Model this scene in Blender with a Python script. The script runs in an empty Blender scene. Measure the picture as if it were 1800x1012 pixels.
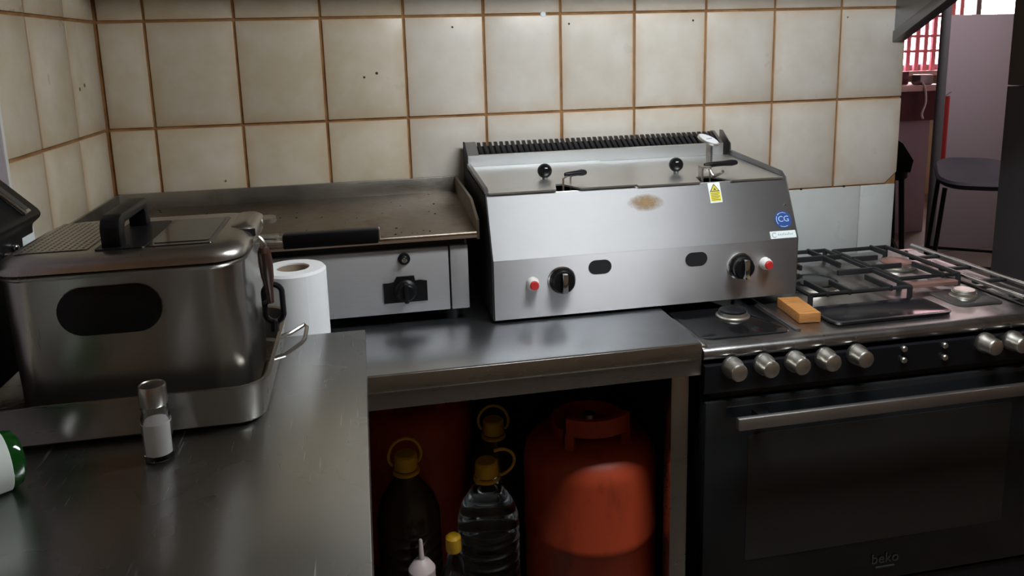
import bpy, bmesh, math, random
from mathutils import Vector, Matrix
random.seed(7)
sc = bpy.context.scene
COL = sc.collection
PI = math.pi

# ------------------------------------------------------------------ camera
F_PX, PPY = 1373.0, 344.23
YAW, PIT, ROL = .1883, .188, -.0264
CAM = Vector((.4824, -1.9909, 1.4388))
fw = Vector((math.sin(YAW)*math.cos(PIT), math.cos(YAW)*math.cos(PIT), -math.sin(PIT)))
r0 = Vector((math.cos(YAW), -math.sin(YAW), 0)); u0 = r0.cross(fw)
rr_ = math.cos(ROL)*r0 + math.sin(ROL)*u0
uu_ = -math.sin(ROL)*r0 + math.cos(ROL)*u0
cd = bpy.data.cameras.new('camera'); cam = bpy.data.objects.new('camera', cd); COL.objects.link(cam)
cam.matrix_world = Matrix(((rr_.x, uu_.x, -fw.x, CAM.x), (rr_.y, uu_.y, -fw.y, CAM.y), (rr_.z, uu_.z, -fw.z, CAM.z), (0, 0, 0, 1)))
cd.sensor_width = 36; cd.lens = F_PX/1800*36; cd.shift_y = (PPY-506)/1800; cd.clip_start = .02
sc.camera = cam
# ------------------------------------------------------------------ world and exposure
w = bpy.data.worlds.new('world'); sc.world = w; w.use_nodes = True
w.node_tree.nodes['Background'].inputs[0].default_value = (.75, .82, 1, 1)
w.node_tree.nodes['Background'].inputs[1].default_value = .4
sc.view_settings.view_transform = 'Standard'; sc.view_settings.look = 'None'
sc.view_settings.exposure = 0; sc.view_settings.gamma = 1; sc.view_settings.use_curve_mapping = False
LAMP_L = 51.0        # ceiling tube radiance
WIN_L = 12.0          # far window

# ------------------------------------------------------------------ materials
def mat(name, col, rough=.5, metal=0, spec=.5, emit=None, es=0, coat=0, trans=0, ior=1.45, alpha=1):
    m = bpy.data.materials.new(name); m.use_nodes = True
    b = m.node_tree.nodes['Principled BSDF']
    b.inputs['Base Color'].default_value = (*col, 1); b.inputs['Roughness'].default_value = rough
    b.inputs['Metallic'].default_value = metal; b.inputs['Specular IOR Level'].default_value = spec
    b.inputs['Coat Weight'].default_value = coat; b.inputs['Transmission Weight'].default_value = trans
    b.inputs['IOR'].default_value = ior; b.inputs['Alpha'].default_value = alpha
    if emit: b.inputs['Emission Color'].default_value = (*emit, 1); b.inputs['Emission Strength'].default_value = es
    return m
def nd(m, t): return m.node_tree.nodes.new(t)
def lk(m, a, b): m.node_tree.links.new(a, b)
def bsdf(m): return m.node_tree.nodes['Principled BSDF']
def ramp(m, src, stops):
    n = nd(m, 'ShaderNodeValToRGB'); e = n.color_ramp.elements
    while len(e) < len(stops): e.new(.5)
    for k, (p, c) in enumerate(stops):
        e[k].position = p; e[k].color = (*c, 1) if len(c) == 3 else c
    lk(m, src, n.inputs[0]); return n.outputs[0]
def noise(m, scale, detail=4, vec=None, rough=.6):
    n = nd(m, 'ShaderNodeTexNoise'); n.inputs['Scale'].default_value = scale; n.inputs['Detail'].default_value = detail
    n.inputs['Roughness'].default_value = rough
    if vec is not None: lk(m, vec, n.inputs['Vector'])
    return n.outputs['Fac']
def coords(m, sc_=(1, 1, 1), rot=(0, 0, 0), kind='Object'):
    t = nd(m, 'ShaderNodeTexCoord'); mp = nd(m, 'ShaderNodeMapping')
    mp.inputs['Scale'].default_value = sc_; mp.inputs['Rotation'].default_value = rot
    lk(m, t.outputs[kind], mp.inputs[0]); return mp.outputs[0]
def bump(m, h, strength=.1, dist=.002):
    b = nd(m, 'ShaderNodeBump'); b.inputs['Strength'].default_value = strength; b.inputs['Distance'].default_value = dist
    lk(m, h, b.inputs['Height']); lk(m, b.outputs[0], bsdf(m).inputs['Normal'])
def mixc(m, fac, a, b, blend='MIX'):
    n = nd(m, 'ShaderNodeMix'); n.data_type = 'RGBA'; n.blend_type = blend
    for s, v in ((n.inputs[0], fac), (n.inputs[6], a), (n.inputs[7], b)):
        if hasattr(v, 'links'): lk(m, v, s)
        elif isinstance(v, (int, float)): s.default_value = v
        else: s.default_value = (*v, 1)
    return n.outputs[2]
def math_(m, op, a, b=0.0):
    n = nd(m, 'ShaderNodeMath'); n.operation = op
    for s, v in ((n.inputs[0], a), (n.inputs[1], b)):
        if hasattr(v, 'links'): lk(m, v, s)
        else: s.default_value = v
    return n.outputs[0]

def steel(name, col=(.55, .55, .55), rough=.3, streak=(2, 60, 60), aniso=0, tan=(1, 0, 0), dirt=0, dirtcol=(.2, .13, .06), bs=.03, rv=.14, smudge=.35):
    m = mat(name, col, rough, 1)
    v = coords(m, streak)
    n1 = noise(m, 14, 2, v)
    n2 = noise(m, 5, 4, coords(m))
    r = nd(m, 'ShaderNodeMapRange'); r.inputs[3].default_value = max(.04, rough-rv); r.inputs[4].default_value = rough+rv
    mx = math_(m, 'ADD', math_(m, 'MULTIPLY', n1, .5), math_(m, 'MULTIPLY', n2, .5))
    r.inputs[1].default_value = .3; r.inputs[2].default_value = .7
    lk(m, mx, r.inputs[0]); lk(m, r.outputs[0], bsdf(m).inputs['Roughness'])
    c = mixc(m, ramp(m, n2, [(.3, (0, 0, 0)), (.7, (1, 1, 1))]), tuple(k*(1-smudge*.5) for k in col), tuple(min(1, k*(1+smudge*.25)) for k in col))
    if dirt:
        d = ramp(m, noise(m, 9, 6, coords(m), .7), [(.5-.0, (0, 0, 0)), (.72, (dirt, dirt, dirt))])
        c = mixc(m, d, c, dirtcol)
    lk(m, c, bsdf(m).inputs['Base Color'])
    if bs >= .006: bump(m, n1, bs, .001)
    if aniso:
        bsdf(m).inputs['Anisotropic'].default_value = aniso
        cx = nd(m, 'ShaderNodeCombineXYZ')
        for k in range(3): cx.inputs[k].default_value = tan[k]
        lk(m, cx.outputs[0], bsdf(m).inputs['Tangent'])
    return m

M = {}
def tile_mat(name, base, edge, dark, estr):
    m = mat(name, base, .28, 0, .5)
    oi = nd(m, 'ShaderNodeObjectInfo')
    t = nd(m, 'ShaderNodeTexCoord')
    sep = nd(m, 'ShaderNodeSeparateXYZ'); lk(m, t.outputs['Generated'], sep.inputs[0])
    # distance from the tile's own edges in its local frame (x and z of the generated box)
    def edge_d(o): return math_(m, 'SUBTRACT', .5, math_(m, 'ABSOLUTE', math_(m, 'SUBTRACT', o, .5)))
    ex = math_(m, 'MINIMUM', edge_d(sep.outputs[0]), edge_d(sep.outputs[2]))
    add = nd(m, 'ShaderNodeVectorMath'); add.operation = 'ADD'
    sc2 = nd(m, 'ShaderNodeVectorMath'); sc2.operation = 'SCALE'; sc2.inputs['Scale'].default_value = 40
    rv = nd(m, 'ShaderNodeCombineXYZ')
    for k in range(3): lk(m, oi.outputs['Random'], rv.inputs[k])
    lk(m, rv.outputs[0], sc2.inputs[0]); lk(m, t.outputs['Object'], add.inputs[0]); lk(m, sc2.outputs[0], add.inputs[1])
    n = noise(m, 9, 3, add.outputs[0]); n2 = noise(m, 60, 3, add.outputs[0]); n3 = noise(m, 22, 4, add.outputs[0])
    c = mixc(m, ramp(m, n, [(.35, (0, 0, 0)), (.68, (1, 1, 1))]), base, dark)
    st = math_(m, 'MULTIPLY', ramp(m, math_(m, 'ADD', ex, math_(m, 'MULTIPLY', math_(m, 'SUBTRACT', n3, .5), .12)), [(0, (1, 1, 1)), (.03, (.55, .55, .55)), (.14, (0, 0, 0))]), estr)
    c = mixc(m, st, c, edge)
    hv = nd(m, 'ShaderNodeHueSaturation'); lk(m, c, hv.inputs['Color'])
    lk(m, math_(m, 'ADD', .93, math_(m, 'MULTIPLY', oi.outputs['Random'], .12)), hv.inputs['Value'])
    lk(m, hv.outputs[0], bsdf(m).inputs['Base Color'])
    bump(m, n2, .06, .001)
    lk(m, math_(m, 'ADD', .2, math_(m, 'MULTIPLY', n, .25)), bsdf(m).inputs['Roughness'])
    return m
M['tile'] = tile_mat('cream_tile', (.72, .675, .61), (.54, .36, .20), (.64, .585, .50), .5)
M['tile_greasy_shaded'] = tile_mat('greasy_shaded_cream_tile', (.68, .61, .50), (.50, .33, .17), (.58, .50, .36), .55)  # yellower, darker tile copy: grease and warm shade in one colour
M['tile_white'] = tile_mat('white_tile', (.66, .70, .69), (.5, .5, .45), (.62, .65, .64), .25)
m = M['grout'] = mat('grout', (.33, .17, .065), .9)
lk(m, ramp(m, noise(m, 16, 5, coords(m)), [(.3, (.20, .09, .03)), (.6, (.36, .19, .075)), (.8, (.42, .28, .15))]), bsdf(m).inputs['Base Color'])
m = M['plaster'] = mat('plaster', (.42, .39, .35), .85)
lk(m, ramp(m, noise(m, 3, 5, coords(m)), [(.3, (.40, .31, .20)), (.7, (.50, .40, .27))]), bsdf(m).inputs['Base Color'])
M['ceil'] = mat('ceiling_paint', (.50, .42, .31), .9)
m = M['floor'] = mat('floor_tile', (.12, .1, .09), .5)
lk(m, ramp(m, noise(m, 4, 4, coords(m)), [(.3, (.09, .07, .06)), (.7, (.17, .14, .12))]), bsdf(m).inputs['Base Color'])
M['steel_panel'] = steel('brushed_steel_panel', (.55, .55, .56), .63, (1, 40, 40), .95, (0, .3, .9), rv=.04, smudge=.12, bs=.004)
M['steel_low'] = steel('brushed_steel_control_panel', (.62, .61, .62), .74, (1, 40, 40), .95, (0, 0, 1), rv=.03, smudge=.1, bs=0)
M['steel_lid'] = steel('steel_lid', (.76, .77, .77), .38, (1, 20, 20), rv=.04, bs=0, smudge=.15)
M['steel_table'] = steel('worktop_steel', (.66, .69, .72), .31, (.6, 6, 6), dirt=.1, dirtcol=(.36, .35, .34), smudge=.2, bs=0, rv=.04)
m = M['steel_counter'] = steel('counter_steel', (.50, .51, .50), .27, (.5, .5, .5), smudge=.15, bs=0, rv=.03)
sv = noise(m, 30, 3, coords(m, (6, .25, 1), (0, 0, math.radians(-35)))); sv2 = noise(m, 34, 3, coords(m, (7, .3, 1), (0, 0, math.radians(-62))))
scr = math_(m, 'ADD', ramp(m, sv, [(.66, (0, 0, 0)), (.74, (.35, .35, .35))]), ramp(m, sv2, [(.68, (0, 0, 0)), (.76, (.3, .3, .3))]))
old = bsdf(m).inputs['Base Color'].links[0].from_socket
lk(m, mixc(m, scr, old, (.78, .79, .78)), bsdf(m).inputs['Base Color'])
oldr = bsdf(m).inputs['Roughness'].links[0].from_socket
lk(m, math_(m, 'ADD', oldr, math_(m, 'MULTIPLY', scr, .5)), bsdf(m).inputs['Roughness'])
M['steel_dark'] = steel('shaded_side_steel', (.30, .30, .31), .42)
M['steel_fry'] = steel('fryer_steel', (.47, .45, .42), .3, (30, 30, .6), smudge=.12, rv=.035, bs=0)
M['steel_tray'] = steel('tray_steel', (.42, .40, .37), .28, (.4, 6, 6), rv=.02, bs=0, smudge=.08)
M['steel_hob'] = steel('hob_steel', (.46, .45, .45), .32, (1, 1, 1), dirt=.5, dirtcol=(.08, .075, .07), rv=.06, bs=0)
M['chrome'] = mat('chrome', (.75, .75, .75), .08, 1)
M['satin'] = steel('satin_nickel', (.78, .76, .70), .34, (4, 4, 4), rv=.04, bs=0, smudge=.1)
M['satin_bar'] = steel('satin_bar', (.50, .48, .47), .42, (.4, 4, 4), rv=.02, bs=0, smudge=.08)
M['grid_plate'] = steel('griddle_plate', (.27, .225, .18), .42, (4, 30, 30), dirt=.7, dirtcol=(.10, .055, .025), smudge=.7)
M['grid_splash'] = steel('griddle_splash', (.36, .34, .31), .4, (4, 30, 30), dirt=.5, dirtcol=(.12, .085, .05), smudge=.5)
M['grid_face'] = steel('griddle_face', (.45, .44, .44), .73, (1, 30, 30), smudge=.12, bs=0, rv=.03)
M['black'] = mat('black_plastic', (.007, .007, .008), .38, 0, .28)
M['black_matte'] = mat('black_matte', (.014, .014, .015), .7)
M['black_gloss'] = mat('black_gloss', (.008, .008, .009), .12, 0, .5)
M['black_enamel'] = mat('black_enamel', (.012, .012, .015), .22)
M['iron'] = mat('cast_iron', (.022, .022, .024), .5)
M['oven_glass'] = mat('oven_glass', (.018, .020, .022), .06, 0, .5)
M['oven_pane'] = mat('oven_window_glass', (.032, .030, .026), .1, 0, .6)
M['red'] = mat('red_button', (.55, .03, .03), .4)
M['white_pl'] = mat('white_plastic', (.75, .73, .7), .45)
M['paper'] = mat('paper', (.9, .91, .92), .9)
bump(M['paper'], noise(M['paper'], 300, 2, coords(M['paper'])), .25, .001)
M['card'] = mat('cardboard_core', (.35, .27, .2), .9)
m = M['wood'] = mat('block_wood', (.48, .2, .05), .6)
lk(m, ramp(m, noise(m, 18, 5, coords(m, (1, 8, 8))), [(.3, (.36, .14, .035)), (.7, (.58, .27, .08))]), bsdf(m).inputs['Base Color'])
M['brown_grip'] = mat('brown_grip', (.055, .022, .014), .4)
m = M['gas'] = mat('gas_orange', (.62, .10, .03), .45)
lk(m, mixc(m, ramp(m, noise(m, 14, 6, coords(m, (1, 1, .35)), .7), [(.52, (0, 0, 0)), (.75, (.65, .65, .65))]), (.46, .062, .022), (.14, .022, .012)), bsdf(m).inputs['Base Color'])
M['yellow'] = mat('yellow_cap', (.72, .42, .02), .4)
M['pet'] = mat('clear_bottle', (.80, .84, .84), .08, 0, .5, trans=1, ior=1.3)
M['oil'] = mat('dark_oil', (.05, .035, .02), .1, 0, .5)
M['squeeze'] = mat('squeeze_plastic', (.62, .52, .5), .4)
M['glass'] = mat('clear_glass', (.95, .96, .96), .03, 0, .5, trans=1, ior=1.45)
M['salt'] = mat('salt', (.82, .80, .78), .95)
M['green_glass'] = mat('green_glass', (.008, .09, .012), .08, 0, .5, trans=.4, ior=1.45)
M['label_w'] = mat('white_label', (.72, .78, .74), .6)
M['stk_white'] = mat('white_sticker', (.80, .86, .87), .4)
M['stk_yellow'] = mat('yellow_sticker', (.70, .62, .05), .5)
M['stk_ink'] = mat('sticker_ink', (.14, .13, .02), .5)
M['stk_blue'] = mat('blue_sticker', (.03, .07, .26), .4)
M['stk_lblue'] = mat('light_blue_print', (.45, .68, .9), .4)
M['stk_teal'] = mat('teal_print', (.38, .52, .53), .4)
m = M['rust'] = mat('rust_stain', (.38, .24, .10), .6)
M['logo'] = mat('grey_logo', (.07, .07, .07), .4)
M['dial'] = mat('dial_face', (.8, .82, .85), .3)
M['mdf'] = mat('lilac_board', (.36, .31, .345), .6)
M['stool_seat'] = mat('stool_seat', (.028, .028, .042), .6)
M['fridge'] = mat('fridge_dark', (.17, .175, .19), .5)
M['fridge_up'] = mat('cabinet_grey', (.24, .23, .22), .5)
M['darkred'] = mat('dark_red_wood', (.075, .015, .02), .5)
M['pinktop'] = mat('pale_counter_top', (.62, .45, .43), .35)
M['redbar'] = mat('red_painted_bar', (.75, .24, .30), .5)
M['redcloth'] = mat('red_cloth', (.35, .03, .03), .8)
M['greypole'] = mat('grey_pole', (.12, .12, .13), .5)
M['hood'] = steel('hood_steel', (.34, .35, .36), .4, (1, 4, 4), rv=.05, bs=.01)
M['winlight'] = mat('daylight_pane', (.8, .75, .78), .5, emit=(1, .86, .90), es=WIN_L)
M['lamp'] = mat('lamp_diffuser', (.8, .8, .8), .5, emit=(.93, .975, 1), es=LAMP_L)
M['fill_lamp'] = mat('fill_lamp_diffuser', (.8, .8, .8), .5, emit=(1, .9, .92), es=15)  # glow of the added fill lamp that lifts the dark back room
M['lampbody'] = mat('lamp_housing', (.7, .7, .7), .5)
M['speck'] = mat('dark_hole', (.03, .025, .02), .8)
M['speck2'] = mat('brown_chip', (.25, .17, .1), .8)
M['lip'] = mat('burnt_lip', (.22, .15, .105), .5, .5)
M['copper'] = mat('burnt_copper', (.42, .24, .2), .45, .6)

# ------------------------------------------------------------------ mesh builder
class B:
    def __init__(s): s.bm = bmesh.new()
    def add(s, vs, fs):
        v = [s.bm.verts.new(p) for p in vs]
        for f in fs:
            try: s.bm.faces.new([v[i] for i in f])
            except ValueError: pass
        return v
    def box(s, x0, x1, y0, y1, z0, z1, bev=0, seg=2, m=None):
        t = bmesh.new()
        vs = [t.verts.new(p) for p in ((x0, y0, z0), (x1, y0, z0), (x1, y1, z0), (x0, y1, z0), (x0, y0, z1), (x1, y0, z1), (x1, y1, z1), (x0, y1, z1))]
        for f in ((0, 3, 2, 1), (4, 5, 6, 7), (0, 1, 5, 4), (1, 2, 6, 5), (2, 3, 7, 6), (3, 0, 4, 7)): t.faces.new([vs[i] for i in f])
        if bev: bmesh.ops.bevel(t, geom=t.edges[:], offset=bev, segments=seg, profile=.5, affect='EDGES')
        s.merge(t, m); return s
    def merge(s, t, m=None):
        if m is not None: t.transform(m)
        me = bpy.data.meshes.new('t'); t.to_mesh(me); t.free(); s.bm.from_mesh(me); bpy.data.meshes.remove(me)
    def prism(s, pts, a0, a1, axis='x', bev=0, m=None):
        """pts: profile in the two other axes, extruded along axis from a0 to a1"""
        t = bmesh.new()
        def P(p, a): return {'x': (a, p[0], p[1]), 'y': (p[0], a, p[1]), 'z': (p[0], p[1], a)}[axis]
        A = [t.verts.new(P(p, a0)) for p in pts]; C = [t.verts.new(P(p, a1)) for p in pts]; n = len(pts)
        t.faces.new(A); t.faces.new(C[::-1])
        for i in range(n): t.faces.new((A[i], C[i], C[(i+1) % n], A[(i+1) % n]))
        bmesh.ops.recalc_face_normals(t, faces=t.faces[:])
        if bev: bmesh.ops.bevel(t, geom=t.edges[:], offset=bev, segments=2, profile=.5, affect='EDGES')
        s.merge(t, m); return s
    def loft(s, secs, cap0=True, cap1=True, m=None):
        t = bmesh.new(); R = []
        for sec in secs: R.append([t.verts.new(p) for p in sec])
        n = len(R[0])
        for a, b in zip(R, R[1:]):
            for i in range(n): t.faces.new((a[i], a[(i+1) % n], b[(i+1) % n], b[i]))
        if cap0: t.faces.new(R[0][::-1])
        if cap1: t.faces.new(R[-1])
        bmesh.ops.recalc_face_normals(t, faces=t.faces[:])
        s.merge(t, m); return s
    def lathe(s, prof, seg=24, m=None, cap0=True, cap1=True):
        secs = [[(r*math.cos(2*PI*i/seg), r*math.sin(2*PI*i/seg), z) for i in range(seg)] for r, z in prof]
        return s.loft(secs, cap0, cap1, m)
    def cyl(s, p0, p1, r0, r1=None, seg=16):
        r1 = r0 if r1 is None else r1
        p0, p1 = Vector(p0), Vector(p1); d = p1-p0; L = d.length
        mm = Matrix.Translation(p0) @ d.to_track_quat('Z', 'Y').to_matrix().to_4x4()
        return s.lathe([(r0, 0), (r1, L)], seg, mm)
    def tube(s, pts, r, seg=8, closed=False):
        pts = [Vector(p) for p in pts]; n = len(pts); secs = []
        up = None
        for i, p in enumerate(pts):
            a = pts[(i-1) % n] if closed or i else pts[0]
            b = pts[(i+1) % n] if closed or i < n-1 else pts[-1]
            d = (b-a).normalized()
            if up is None: up = d.orthogonal().normalized()
            up = (up - d*up.dot(d)).normalized(); sd = d.cross(up)
            secs.append([p + r*(math.cos(2*PI*k/seg)*up + math.sin(2*PI*k/seg)*sd) for k in range(seg)])
        if closed:
            secs.append(secs[0])
            return s.loft(secs, False, False)
        return s.loft(secs)
    def ball(s, c, r, seg=20, sz=1.0):
        t = bmesh.new(); bmesh.ops.create_uvsphere(t, u_segments=seg, v_segments=seg//2, radius=r)
        s.merge(t, Matrix.Translation(c) @ Matrix.Diagonal((1, 1, sz, 1))); return s

def rrect(x0, x1, y0, y1, r, z, n=6):
    out = []
    for cx, cy, a in ((x1-r, y1-r, 0), (x0+r, y1-r, 90), (x0+r, y0+r, 180), (x1-r, y0+r, 270)):
        for k in range(n+1):
            t = math.radians(a+90*k/n); out.append((cx+r*math.cos(t), cy+r*math.sin(t), z))
    return out
def bez(pts, n=10):
    """Catmull-Rom through points"""
    P = [Vector(p) for p in pts]; P = [P[0]*2-P[1]] + P + [P[-1]*2-P[-2]]; out = []
    for i in range(1, len(P)-2):
        for k in range(n):
            t = k/n; a, b, c, d = P[i-1], P[i], P[i+1], P[i+2]
            out.append(.5*((2*b)+(c-a)*t+(2*a-5*b+4*c-d)*t*t+(3*b-a-3*c+d)*t**3))
    return out + [P[-2]]

def root_loc(o):
    L = Vector((0, 0, 0))
    while o is not None: L += o.location; o = o.parent
    return L
def obj(name, b, material, parent=None, angle=35, local=False):
    """links the collected shapes as one mesh object; shapes are in world metres unless local"""
    me = bpy.data.meshes.new(name)
    bmesh.ops.remove_doubles(b.bm, verts=b.bm.verts[:], dist=1e-6)
    if parent is not None and not local: b.bm.transform(Matrix.Translation(-root_loc(parent)))
    b.bm.to_mesh(me); b.bm.free()
    for p in me.polygons: p.use_smooth = True
    me.set_sharp_from_angle(angle=math.radians(angle))
    me.materials.append(M[material] if isinstance(material, str) else material)
    o = bpy.data.objects.new(name, me); COL.objects.link(o); o.parent = parent
    return o
def setp(o, label=None, cat=None, group=None, kind=None):
    for k, v in (('label', label), ('category', cat), ('group', group), ('kind', kind)):
        if v: o[k] = v
    return o
def thing(name, label, cat, loc, group=None):
    o = bpy.data.objects.new(name, None); COL.objects.link(o); o.location = loc; o.empty_display_size = .05
    return setp(o, label, cat, group)
def one(name, b, material, label, cat, base, group=None, angle=35):
    """a thing that is a single mesh, origin at its base"""
    base = Vector(base); b.bm.transform(Matrix.Translation(-base))
    o = obj(name, b, material, None, angle); o.location = base
    return setp(o, label, cat, group)
def text(name, s, size, material, parent, mtx, ext=.0003, sx=1):
    cu = bpy.data.curves.new(name, 'FONT'); cu.body = s; cu.size = size; cu.extrude = ext; cu.align_x = 'CENTER'; cu.align_y = 'CENTER'
    cu.resolution_u = 3
    t = bpy.data.objects.new(name, cu); COL.objects.link(t)
    dg = bpy.context.evaluated_depsgraph_get(); me = bpy.data.meshes.new_from_object(t.evaluated_get(dg))
    bpy.data.objects.remove(t); bpy.data.curves.remove(cu)
    me.transform(Matrix.Translation(-root_loc(parent)) @ mtx @ Matrix.Diagonal((sx, 1, 1, 1)))
    me.materials.clear(); me.materials.append(M[material])
    o = bpy.data.objects.new(name, me); COL.objects.link(o); o.parent = parent
    return o
def frame(o, xax, yax):
    x = Vector(xax).normalized(); y = Vector(yax).normalized(); z = x.cross(y)
    return Matrix(((x.x, y.x, z.x, o[0]), (x.y, y.y, z.y, o[1]), (x.z, y.z, z.z, o[2]), (0, 0, 0, 1)))
YNEG = Matrix.Rotation(math.radians(90), 4, 'X')      # local +z -> world -y

# ================================================================== THE SETTING
XL, XE = -.107, 2.005       # left wall face, end of the back wall
XR, YB, YF, ZC = 7.2, 4.3, -3.4, 2.4
setp(obj('floor', B().box(XL-.1, XR+.1, YF-.1, YB+.1, -.05, 0), 'floor'), kind='structure')
setp(obj('ceiling', B().box(XL-.1, XR+.1, YF-.1, YB+.1, ZC, ZC+.05), 'ceil'), kind='structure')
wb = setp(obj('wall_back', B().box(XL-.1, XE-.004, .004, .12, 0, ZC), 'grout'), kind='structure')
wl = setp(obj('wall_left', B().box(XL-.1, XL-.004, YF-.1, .004, 0, ZC), 'grout'), kind='structure')
setp(obj('wall_front', B().box(XL-.1, XR+.1, YF-.1, YF, 0, ZC), 'plaster'), kind='structure')
setp(obj('wall_right', B().box(XR, XR+.1, YF, YB, 0, ZC), 'plaster'), kind='structure')
setp(obj('wall_partition', B().box(XL-.1, XL, .12, YB, 0, ZC), 'plaster'), kind='structure')
WX0, WX1, WZ0, WZ1 = 4.55, 6.9, 1.14, 2.25
wf = B()
wf.box(XL-.1, WX0, YB, YB+.1, 0, ZC); wf.box(WX1, XR+.1, YB, YB+.1, 0, ZC)
wf.box(WX0, WX1, YB, YB+.1, 0, WZ0); wf.box(WX0, WX1, YB, YB+.1, WZ1, ZC)
setp(obj('wall_far', wf, 'plaster'), kind='structure')

# --- wall tiles, each its own piece
TW, TH, GR = .2, .25, .0065
def tile_mesh(w_, h_, d_=.008):
    b = B().box(-w_/2, w_/2, -d_/2, d_/2, -h_/2, h_/2, .0016, 2)
    me = bpy.data.meshes.new('tile'); b.bm.to_mesh(me); b.bm.free()
    for p in me.polygons: p.use_smooth = True
    me.set_sharp_from_angle(angle=math.radians(50)); return me
full = tile_mesh(TW-GR, TH-GR); full.materials.append(M['tile'])
full_g = full.copy(); full_g.materials.clear(); full_g.materials.append(M['tile_greasy_shaded'])
def put_tile(par, x0, x1, z0, z1, material, side):
    gr = .002 if material == 'tile_white' else GR
    w_, h_ = abs(x1-x0)-gr, z1-z0-gr
    if abs(w_-(TW-GR)) < 1e-4 and abs(h_-(TH-GR)) < 1e-4 and material in ('tile', 'tile_greasy_shaded'): me = full if material == 'tile' else full_g
    else: me = tile_mesh(w_, h_); me.materials.append(M[material])
    o = bpy.data.objects.new('tile', me); COL.objects.link(o); o.parent = par
    j = random.uniform(-.0006, .0006)
    if side == 'back': o.location = ((x0+x1)/2+random.uniform(-.0007, .0007), .004+j, (z0+z1)/2)
    else: o.location = (XL-.004+j, (x0+x1)/2, (z0+z1)/2); o.rotation_euler.z = PI/2
    return o
ROWS = [(1.02, 1.27), (1.27, 1.52), (1.52, 1.77), (1.77, 2.02)]
xs = [XL+.003] + [TW*i for i in range(10)] + [XE]
for z0, z1 in ROWS:
    for k in range(len(xs)-1):
        if z0 == 1.02 and k == len(xs)-2: continue
        put_tile(wb, xs[k], xs[k+1], z0, z1, 'tile_greasy_shaded' if k < 4 else 'tile', 'back')   # grease film around the griddle, with the corner's warm shade in its colour
# chipped corner tile at the wall's end
g = GR/2
pts = [(1.8+g, 1.02+g), (1.965, 1.02+g), (XE-g, 1.055), (XE-g, 1.27-g), (1.8+g, 1.27-g)]
o = obj('tile', B().prism(pts, 0, .008, 'y', .0012), 'tile', wb)
for x0, x1 in ((1.388, 1.638), (1.638, 1.888), (1.888, 2.0)): put_tile(wb, x0, x1, .70, 1.02, 'tile_white', 'back')
for k in range(5): put_tile(wb, .0+TW*k, TW*(k+1), .77, 1.02, 'tile', 'back')
ys = [-.003] + [-.19-TW*i for i in range(7)]
for z0, z1 in ROWS + [(.77, 1.02)]:
    for k in range(len(ys)-1): put_tile(wl, ys[k+1], ys[k], z0, z1, 'tile_greasy_shaded', 'left')
# drill holes and chips in the tiles
for x, z, r, mm in ((.497, 1.375, .0035, 'speck'), (.528, 1.384, .0042, 'speck'), (.721, 1.492, .0033, 'speck'), (1.023, 1.494, .003, 'speck'), (1.363, 1.496, .0035, 'speck'), (.148, 1.135, .003, 'speck2'), (1.818, 1.496, .003, 'speck2'), (.955, 1.519, .008, 'stk_white'), (1.835, 1.021, .004, 'speck'), (1.70, 1.021, .004, 'speck')):
    obj('drill_hole', B().cyl((x, .002, z), (x, -.0008, z), r, r*.8, 12), mm, wb)
for y, z in ((-.118, 1.381), (-.15, 1.374)):
    obj('tile_chip', B().cyl((XL-.002, y, z), (XL+.0012, y, z), .005, .004, 9), 'speck2', wl)

# --- far window with red security bars
wn = setp(obj('window_1', B().box(WX0, WX1, YB+.04, YB+.06, WZ0, WZ1), 'winlight'), kind='structure')
fr = B()
for x in (WX0, 5.45, 5.98, WX1-.05): fr.box(x, x+.05, YB-.01, YB+.04, WZ0, WZ1)
fr.box(WX0, WX1, YB-.01, YB+.04, WZ0, WZ0+.05); fr.box(WX0, WX1, YB-.01, YB+.04, WZ1-.05, WZ1)
obj('window_frame', fr, 'greypole', wn)
for i in range(15):
    x = 4.60+i*.085
    bar = B()
    bar.box(x-.020, x+.020, YB-.06, YB-.035, WZ0, WZ1)
    obj('security_bar', bar, 'redbar', wn)
for z in (1.30, 1.43, 1.60): obj('cross_bar', B().box(WX0, 5.75, YB-.075, YB-.06, z, z+.022), 'redbar', wn)
obj('sill', B().box(WX0-.05, WX1+.05, YB-.16, YB, WZ0-.04, WZ0), 'pinktop', wn)

# --- ceiling tube lamp
lp = thing('ceiling_lamp', 'white tube lamp hanging on two rods from the kitchen ceiling', 'lamp', (1.22, -.95, ZC))
LZ_ = 1.95
obj('housing', B().box(.84, 1.60, -1.03, -.87, LZ_+.03, LZ_+.07, .006), 'lampbody', lp)
obj('diffuser', B().box(.85, 1.59, -1.02, -.88, LZ_, LZ_+.03, .008), 'lamp', lp)
for x in (.95, 1.49): obj('rod', B().cyl((x, -.95, LZ_+.068), (x, -.95, ZC), .006), 'lampbody', lp)
lp2 = thing('room_fill_lamp', 'square fill lamp added on the back room ceiling to brighten the board', 'lamp', (4.1, 1.5, ZC))
obj('housing', B().box(3.7, 4.5, 1.2, 1.8, ZC-.03, ZC, .006), 'lampbody', lp2)
obj('diffuser', B().box(3.74, 4.46, 1.24, 1.76, ZC-.05, ZC-.03, .006), 'fill_lamp', lp2)
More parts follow.
